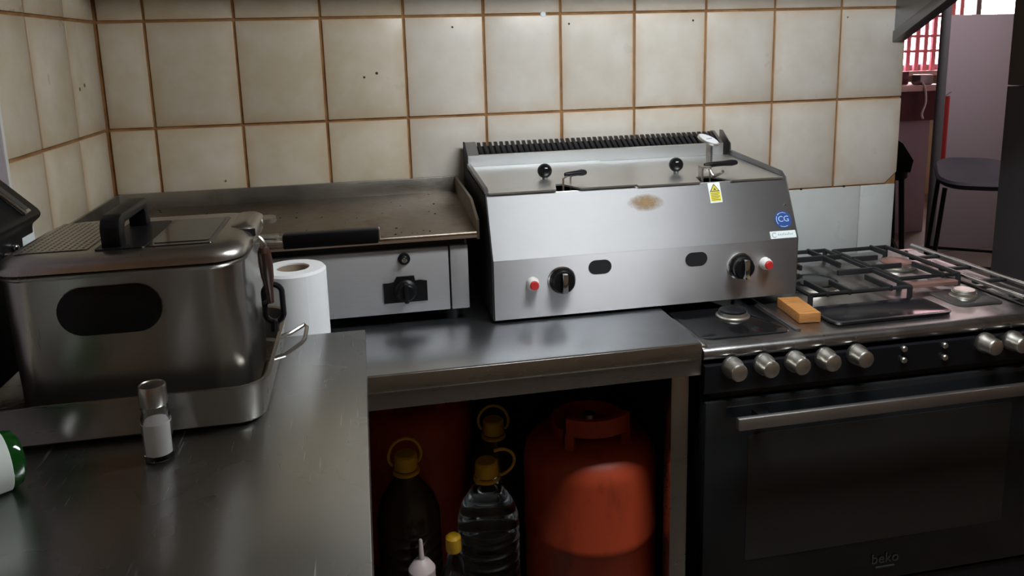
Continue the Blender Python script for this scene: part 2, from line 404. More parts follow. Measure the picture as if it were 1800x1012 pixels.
# --- extractor hood, mostly above the frame; its end plate hangs into view
hd = thing('extractor_hood', 'grey steel extractor hood whose sloping end plate hangs at the top right', 'hood', (1.0, 0, 1.43))
HZ = 1.70
obj('unseen_canopy', B().prism([(-.001, HZ), (-.35, HZ), (-.35, HZ+.06), (-.2, ZC-.25), (-.001, ZC-.25)], XL+.02, 1.965, 'x'), 'hood', hd)  # unseen canopy, its lip shaped to shade the top of the wall
pl = obj('end_plate', B().prism([(-.001, 1.43), (-.001, HZ+.3), (-.35, HZ+.06), (-.35, 1.61)], 1.965, 1.968, 'x'), 'hood', hd)
obj('folded_rim', B().prism([(-.001, 1.425), (-.001, 1.455), (-.35, 1.635), (-.35, 1.605)], 1.960, 1.996, 'x', .001), 'steel_dark', hd)

# ================================================================== BACK TABLE
TZ = .86
tb = thing('steel_table', 'low steel worktable against the tiled wall carrying griddle and twin fryer', 'table', (.5, -.33, 0))
TX0, TX1, TYF = XL+.004, 1.112, -.632
top = obj('table_top', B().box(TX0, TX1, TYF, -.005, TZ-.035, TZ, .002), 'steel_table', tb)
ap = obj('front_apron', B().prism([(TYF-.0012, TZ-.003), (TYF-.0012, TZ-.068), (TYF+.012, TZ-.068), (TYF+.012, TZ-.036), (TYF+.006, TZ-.036), (TYF+.006, TZ-.003)], TX0, TX1+.001, 'x', .0006), 'steel_tray', tb)
obj('apron_fold', B().box(TX0, TX1-.02, TYF-.0035, TYF-.001, TZ-.036, TZ-.034), 'steel_tray', ap)
for x in (TX0, 1.056): 
    for y in (TYF+.012, -.06):
        obj('leg', B().box(x, x+.038, y, y+.038, 0, TZ-.036, .003), 'steel_tray', tb)
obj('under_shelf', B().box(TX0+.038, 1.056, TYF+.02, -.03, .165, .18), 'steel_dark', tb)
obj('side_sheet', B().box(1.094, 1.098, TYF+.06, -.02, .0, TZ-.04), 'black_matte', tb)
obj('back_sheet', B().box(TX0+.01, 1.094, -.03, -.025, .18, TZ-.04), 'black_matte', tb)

# ================================================================== LEFT COUNTER
CZ = .96
ct = thing('steel_counter', 'high brushed steel counter along the left wall with a salt shaker on it', 'counter', (.18, -1.5, 0))
CX0, CX1, CY0, CY1 = XL+.004, .4675, -2.7, -.662
obj('counter_top', B().box(CX0, CX1, CY0, CY1, CZ-.03, CZ, .0018), 'steel_counter', ct)
obj('edge_apron', B().box(CX1-.012, CX1-.0008, CY0+.004, CY1-.004, CZ-.075, CZ-.029), 'steel_tray', ct)
obj('back_apron', B().box(CX0, CX1-.012, CY1-.012, CY1-.002, CZ-.075, CZ-.029), 'steel_tray', ct)
for x in (CX0+.01, CX1-.06):
    for y in (CY0+.02, CY1-.06): obj('leg', B().box(x, x+.038, y, y+.038, 0, CZ-.03, .003), 'steel_tray', ct)

# ================================================================== GRIDDLE
GX0, GX1, GYF = XL+.01, .715, -.378
gd = thing('griddle', 'wide greasy steel flat-top griddle with splash guard in the corner', 'griddle', (.3, -.2, TZ))
for x in (GX0+.05, GX1-.06):
    for y in (GYF+.03, -.06): obj('foot', B().cyl((x, y, TZ), (x, y, .888), .018, .022), 'black', gd)
obj('body', B().box(GX0+.01, GX1-.03, GYF+.012, -.02, .886, 1.04), 'black_matte', gd)
fc = obj('front_panel', B().box(GX0+.012, .648, GYF, GYF+.012, .886, 1.026, .0015), 'grid_face', gd)
obj('side_trim', B().box(.652, GX1-.025, GYF-.001, GYF+.012, .886, 1.027, .0015), 'grid_face', gd)
obj('plate', B().prism([(-.022, 1.080), (GYF-.012, 1.058), (GYF-.015, 1.055), (GYF-.014, 1.046), (-.022, 1.06)], GX0+.004, GX1-.006, 'x', .001), 'grid_plate', gd)
obj('plate_lip', B().box(GX0+.004, GX1-.006, GYF-.0175, GYF-.0145, 1.045, 1.0495), 'lip', gd)
obj('back_splash', B().box(GX0, GX1, -.022, -.012, 1.04, 1.118, .001), 'grid_splash', gd)
obj('side_splash', B().prism([(-.013, 1.118), (-.37, 1.118), (GYF-.012, 1.10), (GYF-.012, 1.04), (-.013, 1.04)], GX0, GX0+.005, 'x'), 'grid_splash', gd)
obj('side_splash', B().prism([(-.013, 1.118), (-.30, 1.112), (GYF-.012, 1.082), (GYF-.012, 1.04), (-.013, 1.04)], GX1-.006, GX1, 'x'), 'grid_plate', gd)  # darker plate steel puts this inner face's shade into its colour
bz = obj('knob_plate', B().prism([(.508, .911), (.600, .911), (.600, .955), (.585, .958), (.575, .957), (.573, .968), (.536, .968), (.53, .957), (.52, .955), (.508, .955)], GYF-.003, GYF, 'y'), 'black', gd)
kb = obj('control_knob', B().lathe([(.024, 0), (.024, .008), (.019, .012), (.018, .024), (.016, .026)], 24, Matrix.Translation((.554, GYF-.003, .938)) @ YNEG), 'black', gd)
obj('grip', B().box(.549, .559, GYF-.036, GYF-.012, .917, .959, .003), 'black', kb)
ig = obj('igniter', B().lathe([(.013, 0), (.013, .003), (.008, .004), (.008, .008), (.006, .01)], 18, Matrix.Translation((.554, GYF, 1.006)) @ YNEG), 'black', gd)
obj('button', B().lathe([(.0055, 0), (.0055, .004), (.004, .006)], 14, Matrix.Translation((.554, GYF-.009, 1.006)) @ YNEG), 'chrome', ig)
# burnt crumbs stuck to the plate
cr = B()
for k in range(70):
    x = random.uniform(GX0+.05, GX1-.03); y = random.uniform(GYF, -.04)
    if random.random() < .5: y = GYF+random.uniform(-.008, .02)
    z = 1.058+(y-GYF+.012)/(-.022-GYF+.012)*.022
    cr.ball((x, y, z), random.uniform(.0012, .0034), 6, .5)
setp(obj('burnt_crumbs', cr, 'black_matte', gd), kind='stuff')

# ================================================================== TWIN GAS FRYER
FX0, FX1, FY = .737, 1.436, -.426
fy = thing('twin_fryer', 'wide stainless twin-tank table fryer with sloping front and black knobs', 'fryer', (1.08, -.22, TZ))
ZB, ZM, ZT, YT = .867, .998, 1.126, -.364
CHY, CHZ = -.085, 1.142     # foot of the chimney
for x in (FX0+.05, 1.06):
    for y in (FY+.05, -.06): obj('foot', B().cyl((x, y, TZ), (x, y, ZB+.004), .016), 'black', fy)
prof_side = [(FY+.002, ZB), (FY+.002, ZM), (YT+.002, ZT+.004), (CHY, CHZ+.006), (CHY+.002, 1.175), (-.035, 1.205), (-.02, 1.205), (-.02, ZB)]
obj('side_panel', B().prism(prof_side, FX0-.003, FX0, 'x'), 'black_matte', fy)  # black here paints in the shade of the unlit left side
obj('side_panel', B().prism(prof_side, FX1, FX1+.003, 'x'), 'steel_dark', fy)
obj('tank_body', B().prism([(FY+.006, ZB+.002), (FY+.006, ZM), (YT+.006, ZT-.012), (CHY, CHZ-.012), (-.022, CHZ-.012), (-.022, ZB+.002)], FX0, FX1, 'x'), 'black_matte', fy)
lowp = obj('control_panel', B().box(FX0, FX1, FY, FY+.006, ZB, ZM, .0008), 'steel_low', fy)
n_up = Vector((0, -(ZT-ZM), (YT-FY))).normalized()      # outward normal of the sloping front
obj('sloping_front', B().prism([(FY, ZM), (YT, ZT), (YT+.008, ZT), (FY+.007, ZM)], FX0, FX1, 'x'), 'steel_panel', fy)
# chimney with slotted grille
obj('chimney_face', B().prism([(CHY, CHZ), (CHY-.001, 1.176), (CHY+.004, 1.178), (CHY+.006, CHZ)], FX0, FX1-.02, 'x'), 'steel_lid', fy)
obj('chimney_box', B().prism([(CHY+.004, 1.13), (CHY+.003, 1.168), (-.04, 1.192), (-.022, 1.192), (-.022, 1.13)], FX0, FX1-.02, 'x'), 'black_matte', fy)
gx0, gx1 = FX0+.028, FX1-.028
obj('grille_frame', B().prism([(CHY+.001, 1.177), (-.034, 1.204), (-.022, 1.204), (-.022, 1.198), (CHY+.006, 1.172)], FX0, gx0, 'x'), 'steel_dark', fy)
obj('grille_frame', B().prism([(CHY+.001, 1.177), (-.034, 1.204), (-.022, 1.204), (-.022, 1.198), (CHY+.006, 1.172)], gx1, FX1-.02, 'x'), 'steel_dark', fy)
NS = 44
sl = None
for k in range(NS):
    x = gx0+(k+.5)*(gx1-gx0)/NS
    if sl is None:
        sl = obj('grille_slat', B().prism([(CHY+.001, 1.175), (-.034, 1.203), (-.026, 1.203), (-.026, 1.196), (CHY+.006, 1.170)], -.0042, .0042, 'x', .001), 'black_enamel', None)
        sl.parent = fy
        sl.data.transform(Matrix.Translation((0, .22, -TZ)))
        sl.location.x = x-1.08
    else:
        c = sl.copy(); COL.objects.link(c); c.location.x = x-1.08
# side rims along the top
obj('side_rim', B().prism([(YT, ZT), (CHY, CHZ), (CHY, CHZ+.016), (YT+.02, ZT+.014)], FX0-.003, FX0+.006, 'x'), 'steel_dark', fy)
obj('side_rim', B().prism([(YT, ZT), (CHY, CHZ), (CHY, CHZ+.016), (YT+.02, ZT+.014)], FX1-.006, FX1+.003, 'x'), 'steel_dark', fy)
def topz(y): return ZT + (y-YT)/(CHY-YT)*(CHZ-ZT)
def lid(x0, x1, cx0, cx1, dz, name='lid'):
    """lid plate with a notch at the front between cx0 and cx1"""
    yf, yn, yb = YT-.004, YT+.045, CHY-.002
    pts = [(x0, yf), (cx0, yf), (cx0+.01, yn), (cx1-.03, yn), (cx1, yf), (x1, yf), (x1, yb), (x0, yb)]
    b = B(); n = len(pts)
    lo = [(x, y, topz(y)+.001+dz) for x, y in pts]; hi = [(x, y, topz(y)+.005+dz) for x, y in pts]
    b.add(lo+hi, [list(range(n))[::-1], list(range(n, 2*n))] + [(i, (i+1) % n, n+(i+1) % n, n+i) for i in range(n)])
    bmesh.ops.recalc_face_normals(b.bm, faces=b.bm.faces[:])
    return obj(name, b, 'steel_lid', fy)
l1 = lid(FX0+.004, 1.075, .890, .945, .002)
l2 = lid(1.078, 1.428, 1.225, 1.30, -.001)
def ball_knob(x, y, par):
    z = topz(y)+.006
    o_ = obj('lid_knob', B().ball((x, y, z+.020), .017, 24), 'black_gloss', par)
    obj('knob_stem', B().cyl((x, y, z-.002), (x, y, z+.008), .006), 'steel_dark', o_)
ball_knob(.890, -.262, l1); ball_knob(1.205, -.275, l2)
def basket_handle(x, y, z, L, parent_label, rz):
    t = thing('basket_handle', parent_label, 'basket handle', (x, y, z))
    c, s_ = math.cos(rz), math.sin(rz)
    def W(a, b_, h): return (x+a*c-b_*s_, y+a*s_+b_*c, z+h)
    obj('wire_bracket', B().tube([W(-.004, -.008, -.02), W(-.004, -.008, .022), W(.014, 0, .026), W(.04, 0, .026)], .0024), 'satin', t)
    obj('wire_bracket', B().tube([W(.026, .006, -.02), W(.026, .006, .02), W(.03, 0, .026)], .0024), 'satin', t)
    secs = []
    for a, wy, hz in ((.006, .003, .004), (.012, .006, .005), (.03, .008, .006), (L*.6, .008, .006), (L*.85, .011, .0075), (L*.96, .010, .006), (L, .004, .003)):
        secs.append([W(a, wy*math.cos(2*PI*k/14), .029+hz*math.sin(2*PI*k/14)) for k in range(14)])
    obj('grip', B().loft(secs), 'black', t)
    return t
basket_handle(.912, YT+.025, ZT+.004, .062, 'short black folded basket handle over the left fryer lid notch', math.radians(20))
t = basket_handle(1.246, YT+.035, ZT+.006, .095, 'long black basket handle with bent metal bracket beside the white dial', math.radians(10))
obj('bracket_plate', B().box(1.238, 1.241, YT+.02, YT+.04, ZT-.01, ZT+.034, .001).box(1.238, 1.262, YT+.02, YT+.04, ZT+.031, ZT+.034, .001), 'satin', t)
obj('hook', B().tube(bez([(1.262, YT+.03, ZT+.026), (1.268, YT+.02, ZT+.012), (1.28, YT+.01, ZT+.018), (1.288, YT+.015, ZT+.022)]), .0035), 'satin', t)
# round dial on a stem
dl = thing('dial_thermometer', 'round white thermometer dial on a thin stem above the right fryer lid', 'thermometer', (1.305, -.238, topz(-.238)+.004))
dm = Matrix.Translation((1.303, -.236, 1.206)) @ Matrix.Rotation(math.radians(20), 4, 'X') @ Matrix.Rotation(math.radians(16), 4, 'Y')
obj('dial', B().lathe([(.024, -.003), (.027, -.002), (.027, .003), (.0245, .0035)], 28, dm), 'satin', dl)
obj('dial_face', B().lathe([(.0243, .0034), (.0243, .004)], 28, dm), 'dial', dl)
obj('needle', B().box(-.012, .014, -.0009, .0009, .004, .0045, m=dm @ Matrix.Rotation(.6, 4, 'Z')), 'logo', dl)
obj('stem', B().cyl((1.303, -.236, 1.203), (1.300, -.238, topz(-.238)+.004), .0045), 'satin', dl)
obj('clip', B().box(1.309, 1.314, -.238, -.234, topz(-.236)+.005, 1.2), 'steel_dark', dl)
# knobs, buttons, viewing slots on the lower panel
def fr_knob(x, z):
    o_ = obj('control_knob', B().lathe([(.030, 0), (.030, .004), (.027, .009), (.0245, .012), (.0245, .022), (.022, .025)], 32, Matrix.Translation((x, FY, z)) @ YNEG), 'black_gloss', fy)
    obj('chrome_ring', B().lathe([(.0305, 0), (.0305, .004), (.0285, .0065), (.0265, .009)], 32, Matrix.Translation((x, FY, z)) @ YNEG, True, False), 'chrome', o_)
    obj('grip', B().box(x-.006, x+.006, FY-.038, FY-.02, z-.022, z+.022, .003), 'chrome', o_)
fr_knob(.884, .946); fr_knob(1.297, .944)
def fr_button(x, z):
    o_ = obj('ignition_button', B().lathe([(.014, 0), (.014, .006), (.012, .016), (.0105, .018)], 20, Matrix.Translation((x, FY, z)) @ YNEG), 'white_pl', fy)
    obj('red_cap', B().lathe([(.0098, .017), (.0098, .021), (.008, .0235)], 18, Matrix.Translation((x, FY, z)) @ YNEG), 'red', o_)
fr_button(.820, .944); fr_button(1.357, .946)
def slot(x, z):
    w_, h_ = .026, .0155
    pts = [(x+s_*(w_-h_)+h_*math.cos(a), z+h_*math.sin(a)) for s_, a0 in ((1, -90), (-1, 90)) for a in [math.radians(a0+180*k/10) for k in range(11)]]
    o_ = obj('viewing_slot', B().prism(pts, FY-.0006, FY+.004, 'y'), 'black_matte', fy)
slot(.970, .968); slot(1.192, .968)
# stickers and stain on the sloping front
ylen = Vector((0, YT-FY, ZT-ZM)); yl = ylen.length; yax = ylen.normalized()
def on_slope(x, f): return Vector((x, FY, ZM)) + ylen*f + n_up*.0006
fs = frame(on_slope(1.257, .83), (1, 0, .03), yax)
st = obj('warning_sticker', B().box(-.0145, .0145, -.0235, .0235, 0, .0003, m=fs), 'stk_white', fy)
obj('yellow_field', B().box(-.0125, .0125, -.0205, .0015, .0003, .0005, m=fs), 'stk_yellow', st)
obj('triangle', B().prism([(-.0125, .002), (.0125, .002), (0, .0215)], .0003, .0006, 'z', m=fs), 'stk_ink', st)
obj('triangle_field', B().prism([(-.0082, .0045), (.0082, .0045), (0, .017)], .0006, .0008, 'z', m=fs), 'stk_yellow', st)
obj('flame_mark', B().prism([(-.003, .0055), (.003, .0055), (.0035, .0075), (0, .0125), (-.002, .008)], .0008, .001, 'z', m=fs), 'stk_ink', st)
pr = B()
for k in range(5): pr.box(-.0105, .0105 - .004*(k % 2), -.0022-.0038*k, -.0008-.0038*k, .0005, .0007, m=fs)
obj('print_lines', pr, 'stk_ink', st)
fb = frame(on_slope(1.409, .315), (1, 0, 0), yax)
bs_ = obj('blue_sticker', B().lathe([(.0205, 0), (.0205, .0003)], 28, fb), 'stk_blue', fy)
text('sticker_print', 'CG', .019, 'stk_lblue', bs_, fb @ Matrix.Translation((.001, .001, .0006)))
arc = B()
for a0, a1 in ((150, 215), (60, 140), (235, 300)):
    pts = [((.0165)*math.cos(math.radians(a0+(a1-a0)*k/8)), .0165*math.sin(math.radians(a0+(a1-a0)*k/8)), .0005) for k in range(9)]
    arc.tube([fb @ Vector(p) for p in pts], .0009, 4)
obj('sticker_ring', arc, 'stk_lblue', bs_)
fwt = frame(on_slope(1.402, .075), (1, 0, .0), yax)
ws = obj('white_sticker', B().box(-.0315, .0315, -.0085, .0085, 0, .0003, m=fwt), 'stk_white', fy)
mk = B()
mk.tube([fwt @ Vector((-.0215+.0052*math.cos(math.radians(40+k*28)), .0052*math.sin(math.radians(40+k*28)), .0005)) for k in range(11)], .0008, 4)
xx = -.012
for k in range(9):
    h_ = (.005, .0035, .0035, .0055, .0035, .0035, .006, .0035, .0045)[k]
    mk.box(xx, xx+.0022, -.0018, -.0018+h_, .0003, .0005, m=fwt); xx += .0042
obj('faded_print', mk, 'stk_teal', ws)
m = M['rust']; 
nt = m.node_tree; bs0 = bsdf(m)
tc = nd(m, 'ShaderNodeTexCoord')
gr_ = nd(m, 'ShaderNodeTexGradient'); gr_.gradient_type = 'SPHERICAL'
mp = nd(m, 'ShaderNodeMapping'); mp.inputs['Location'].default_value = (-1, -1, -1); mp.inputs['Scale'].default_value = (2, 2, 2)
lk(m, tc.outputs['Generated'], mp.inputs[0]); lk(m, mp.outputs[0], gr_.inputs[0])
al = math_(m, 'MULTIPLY', gr_.outputs['Fac'], math_(m, 'MULTIPLY', noise(m, 70, 6, tc.outputs['Object'], .75), 1.9))
lk(m, ramp(m, al, [(.15, (0, 0, 0)), (.8, (.6, .6, .6))]), bs0.inputs['Alpha'])
fr_ = frame(on_slope(1.083, .80), (1, 0, 0), yax)
obj('rust_stain', B().box(-.045, .06, -.042, .026, -.0002, .0002, m=fr_), 'rust', fy)
obj('screw', B().lathe([(.003, 0), (.002, .0015)], 10, frame(on_slope(1.421, .55), (1, 0, 0), yax)), 'chrome', fy)

# ================================================================== RANGE COOKER
KX0, KX1, KYF, KYB = 1.118, 1.996, -.636, -.092
KZ = .844
ck = thing('range_cooker', 'wide black range cooker with steel hob and glass oven door', 'cooker', (1.557, -.36, 0))
obj('body', B().box(KX0+.004, KX1-.004, KYF+.03, KYB, .04, KZ-.03), 'black_enamel', ck)
hb = obj('hob', B().prism([(KYB, KZ-.03), (KYB, KZ+.003), (KYB-.02, KZ+.003), (KYB-.03, KZ), (KYF+.03, KZ), (KYF+.012, KZ+.001), (KYF+.003, KZ-.004), (KYF, KZ-.012), (KYF+.004, KZ-.022), (KYF+.02, KZ-.03)], KX0, KX1, 'x'), 'steel_hob', ck, angle=50)
obj('hob_edge', B().box(KX0-.001, KX0+.012, KYF+.01, KYB, KZ-.01, KZ+.0045, .0025), 'chrome', ck)
obj('left_well', B().loft([rrect(KX0+.018, 1.338, KYF+.045, KYB-.04, .03, KZ+.0005), rrect(KX0+.02, 1.336, KYF+.047, KYB-.042, .03, KZ+.0018)]), 'black_gloss', ck)
obj('well_divider', B().box(1.343, 1.356, KYF+.05, KYB-.03, KZ, KZ+.004, .0015), 'steel_hob', ck)
obj('control_panel', B().prism([(KYF+.012, KZ-.032), (KYF-.004, KZ-.034), (KYF-.001, .752), (KYF+.012, .752)], KX0, KX1, 'x'), 'black_enamel', ck)
obj('vent_gap', B().box(KX0+.02, KX1-.02, KYF+.012, KYF+.03, .735, .755), 'black_matte', ck)
dr = obj('oven_door', B().box(KX0+.003, KX1-.003, KYF-.004, KYF+.026, .27, .733, .003), 'oven_glass', ck)
obj('door_window', B().loft([[(x, KYF-.0042, z) for x, z, _ in rrect(1.215, 1.835, .37, .655, .008, 0)], [(x, KYF-.0052, z) for x, z, _ in rrect(1.215, 1.835, .37, .655, .008, 0)]]), 'oven_pane', dr)
hn = obj('door_handle', B().box(1.168, 1.95, KYF-.052, KYF-.038, .6905, .7165, .004), 'satin_bar', dr)
for x in (1.22, 1.90): obj('handle_post', B().box(x, x+.025, KYF-.04, KYF-.003, .697, .711), 'black', hn)
obj('lower_drawer', B().box(KX0+.003, KX1-.003, KYF, KYF+.026, .09, .262, .003), 'black_enamel', ck)
for x in (KX0+.05, KX1-.07):
    for y in (KYF+.06, KYB-.06): obj('foot', B().cyl((x, y, 0), (x, y, .042), .02), 'black', ck)
text('door_lettering', 'beko', .034, 'logo', dr, frame((1.548, KYF-.0062, .322), (1, 0, 0), (0, 0, 1)))
obj('lettering_line', B().box(1.527, 1.572, KYF-.006, KYF-.004, .300, .303), 'logo', dr)
def ck_knob(x, z):
    y = KYF-.003
    kn = obj('control_knob', B().lathe([(.021, 0), (.022, .004), (.022, .012), (.0185, .017), (.0180, .034), (.0165, .037)], 28, Matrix.Translation((x, y, z)) @ YNEG), 'satin', ck)
    obj('knob_cap', B().lathe([(.0150, .0365), (.0150, .0385), (.0140, .039)], 24, Matrix.Translation((x, y, z)) @ YNEG), 'satin', kn)
    obj('marker', B().box(x-.0012, x+.0012, y-.001, y+.001, z+.027, z+.035), 'logo', kn)
for x, z in ((1.173, .806), (1.241, .806), (1.308, .805), (1.375, .805), (1.447, .805), (1.748, .800), (1.815, .798), (1.882, .798)): ck_knob(x, z)
for x, z in ((1.557, .805), (1.558, .780), (1.653, .803), (1.655, .776)):
    obj('timer_button', B().lathe([(.0065, 0), (.0065, .006), (.005, .008)], 16, Matrix.Translation((x, KYF-.003, z)) @ YNEG), 'satin', ck)
def burner(x, y, r, capm='black_enamel'):
    b_ = obj('burner', B().lathe([(r*1.15, 0), (r*1.15, .004), (r, .006), (r*.95, .013)], 28, Matrix.Translation((x, y, KZ+.001))), 'satin', ck)
    obj('burner_cap', B().lathe([(r*.90, .0125), (r*.92, .0165), (r*.8, .019), (r*.3, .0195)], 28, Matrix.Translation((x, y, KZ+.001))), capm, b_)
burner(1.258, -.474, .032); burner(1.25, -.2, .038); burner(1.545, -.33, .058); burner(1.825, -.490, .027, 'satin'); burner(1.84, -.235, .042, 'copper')
def grate(x0, x1, y0, y1, bars, z=KZ+.03):
    t_ = obj('pan_grate', B().tube([(x0, y0, z), (x1, y0, z), (x1, y1, z), (x0, y1, z)], .0055, 6, True), 'iron', ck)
    for p, q in bars: obj('grate_bar', B().box(min(p[0], q[0])-.004, max(p[0], q[0])+.004, min(p[1], q[1])-.004, max(p[1], q[1])+.004, z-.006, z+.008, .002), 'iron', t_)
    for x, y in ((x0, y0), (x1, y0), (x1, y1), (x0, y1)): obj('grate_foot', B().cyl((x, y, KZ), (x, y, z), .006, seg=8), 'iron', t_)
grate(1.448, 1.70, -.468, -.13, [((1.448, -.33), (1.50, -.33)), ((1.61, -.33), (1.70, -.33)), ((1.545, -.468), (1.545, -.395)), ((1.545, -.265), (1.545, -.13)), ((1.49, -.468), (1.49, -.38)), ((1.65, -.468), (1.65, -.38)), ((1.49, -.27), (1.49, -.13)), ((1.65, -.27), (1.65, -.13)), ((1.448, -.20), (1.70, -.20))])
grate(1.725, 1.885, -.40, -.13, [((1.725, -.30), (1.80, -.30)), ((1.725, -.22), (1.79, -.22)), ((1.84, -.40), (1.84, -.30)), ((1.84, -.19), (1.84, -.13))], KZ+.026)
gp = obj('flat_plate', B().loft([rrect(1.435, 1.72, -.585, -.482, .02, KZ+.002), rrect(1.433, 1.722, -.587, -.480, .02, KZ+.008), rrect(1.439, 1.716, -.581, -.486, .02, KZ+.009), rrect(1.445, 1.71, -.575, -.492, .02, KZ+.006)]), 'black_enamel', ck)
obj('flat_bar', B().loft([rrect(1.73, 1.86, -.435, -.41, .008, KZ+.012), rrect(1.73, 1.86, -.435, -.41, .008, KZ+.02)]), 'copper', ck)
obj('burner_tray', B().loft([rrect(1.765, 1.885, -.55, -.44, .02, KZ+.001), rrect(1.77, 1.88, -.545, -.445, .02, KZ+.004)]), 'hood', ck)
rk = obj('side_rail', B().cyl((1.897, -.585, KZ+.022), (1.897, -.195, KZ+.022), .0055), 'chrome', ck)
obj('rail_end', B().ball((1.897, -.193, KZ+.022), .010, 12), 'chrome', rk)
obj('side_rail', B().cyl((1.975, -.60, KZ+.022), (1.975, -.12, KZ+.022), .0055), 'chrome', ck)
for y in (-.22, -.33, -.44, -.55): obj('rail_bar', B().box(1.893, 1.98, y-.007, y+.007, KZ+.012, KZ+.02, .002), 'iron', ck)
obj('rack_plate', B().box(1.902, 1.97, -.58, -.21, KZ+.002, KZ+.006, .001), 'steel_hob', ck)

# wooden block wedged under the fryer corner
bl = B()
mblk = Matrix.Translation((1.402, -.497, KZ+.001)) @ Matrix.Rotation(math.radians(-6), 4, 'Z')
bl.box(-.024, .024, -.056, .056, 0, .0215, .0015, m=mblk)
one('wood_block', bl, 'wood', 'small orange-brown wooden block under the fryer corner on the hob', 'block', (1.402, -.497, KZ))

# ================================================================== TRAY AND HOUSEHOLD DEEP FRYER
TR = dict(x0=-.082, x1=.334, y0=-.990, y1=-.675)
tr = thing('roasting_tray', 'deep steel roasting tray with wire handle under the household deep fryer', 'tray', (.13, -.83, CZ))
def tsec(d, z, r): return rrect(TR['x0']-d, TR['x1']+d, TR['y0']-d, TR['y1']+d, r, z)
obj('pan', B().loft([tsec(-.006, CZ+.0005, .03), tsec(0, CZ+.006, .034), tsec(.006, CZ+.056, .04), tsec(.009, CZ+.0575, .042), tsec(.009, CZ+.0595, .042), tsec(.0035, CZ+.0585, .038), tsec(-.003, CZ+.007, .032), tsec(-.008, CZ+.003, .028)]), 'steel_tray', tr)
zz = CZ+.044
obj('wire_handle', B().tube([(.336, -.872, zz), (.352, -.868, zz+.002), (.374, -.835, zz+.006), (.378, -.82, zz+.006), (.378, -.765, zz+.006), (.374, -.752, zz+.006), (.352, -.778, zz+.002), (.336, -.782, zz)], .0032, 8), 'steel_tray', tr)

DX0, DX1, DY0, DY1 = .024, .318, -.967, -.722
Z0, Z1 = CZ+.005, 1.172
df = thing('deep_fryer', 'boxy stainless household deep fryer with arched black lid handle in a tray', 'deep fryer', (.17, -.85, CZ+.004))
def dsec(d, z, r=.045): return rrect(DX0-d, DX1+d, DY0-d, DY1+d, r, z, 8)
obj('body', B().loft([dsec(-.008, Z0), dsec(-.004, Z0+.004), dsec(0, Z1-.003), dsec(.002, Z1)]), 'steel_fry', df)
obj('rim', B().loft([dsec(.001, Z1-.0005), dsec(.005, Z1+.0005), dsec(.006, Z1+.003), dsec(.003, Z1+.005)]), 'steel_fry', df)
ld = obj('lid', B().loft([dsec(.003, Z1+.0055), dsec(.0055, Z1+.007), dsec(.005, Z1+.013), dsec(.001, Z1+.019), dsec(-.008, Z1+.0235), dsec(-.02, Z1+.0255)]), 'steel_fry', df, angle=60)
LZ = Z1+.0255
ov = [(.157+s_*(.062-.031)+.031*math.cos(a), 1.126+.031*math.sin(a)) for s_, a0 in ((1, -90), (-1, 90)) for a in [math.radians(a0+180*k/14) for k in range(15)]]
obj('side_grip', B().prism(ov, DY0-.002, DY0+.003, 'y', .0008), 'black', df)
# lid: vent mesh, handle, window
vt = obj('vent_recess', B().loft([rrect(.040, .128, -.935, -.752, .008, LZ-.001), rrect(.041, .127, -.934, -.753, .008, LZ+.0004)]), 'black_matte', ld)
gb = B()
for k in range(11):
    x = .044+k*.0081; gb.box(x-.0024, x+.0024, -.932, -.755, LZ, LZ+.0014)
for k in range(19):
    y = -.928+k*.0095; gb.box(.042, .126, y-.0028, y+.0028, LZ, LZ+.0013)
obj('vent_mesh', gb, 'steel_fry', ld)
hx0, hx1 = .146, .170
hp = [(-.936, LZ), (-.936, LZ+.028), (-.930, LZ+.038), (-.918, LZ+.042), (-.80, LZ+.042), (-.789, LZ+.038), (-.785, LZ+.028), (-.785, LZ), (-.808, LZ), (-.808, LZ+.022), (-.814, LZ+.028), (-.906, LZ+.028), (-.912, LZ+.022), (-.912, LZ)]
hdl = obj('lid_handle', B().prism(hp, hx0, hx1, 'x', .0025), 'black', ld)
obj('handle_base', B().loft([rrect(.138, .200, -.944, -.778, .006, LZ-.001), rrect(.139, .199, -.943, -.779, .006, LZ+.002)]), 'black', hdl)
wi = obj('window_frame', B().loft([rrect(.198, .282, -.940, -.775, .006, LZ-.001), rrect(.199, .281, -.939, -.776, .006, LZ+.0012)]), 'black_gloss', ld)
obj('window_pane', B().loft([rrect(.206, .275, -.925, -.785, .004, LZ+.001), rrect(.206, .275, -.925, -.785, .004, LZ+.002)]), M['oven_pane'], wi)
for y, L_ in ((-.862, .036), (-.812, .030)):
    obj('lid_slit', B().box(.290, .290+L_, y-.0012, y+.0012, LZ-.012, LZ-.0012), 'black_matte', ld)
obj('hinge_cover', B().loft([rrect(.283, .325, -.86, -.735, .015, LZ-.014), rrect(.285, .324, -.858, -.737, .015, LZ-.004), rrect(.291, .316, -.852, -.743, .011, LZ+.001)]), 'steel_fry', ld, angle=60)
obj('lid_tab', B().loft([rrect(.318, .344, -.775, -.738, .012, LZ-.014), rrect(.319, .343, -.774, -.739, .012, LZ-.007)]), 'steel_fry', ld)
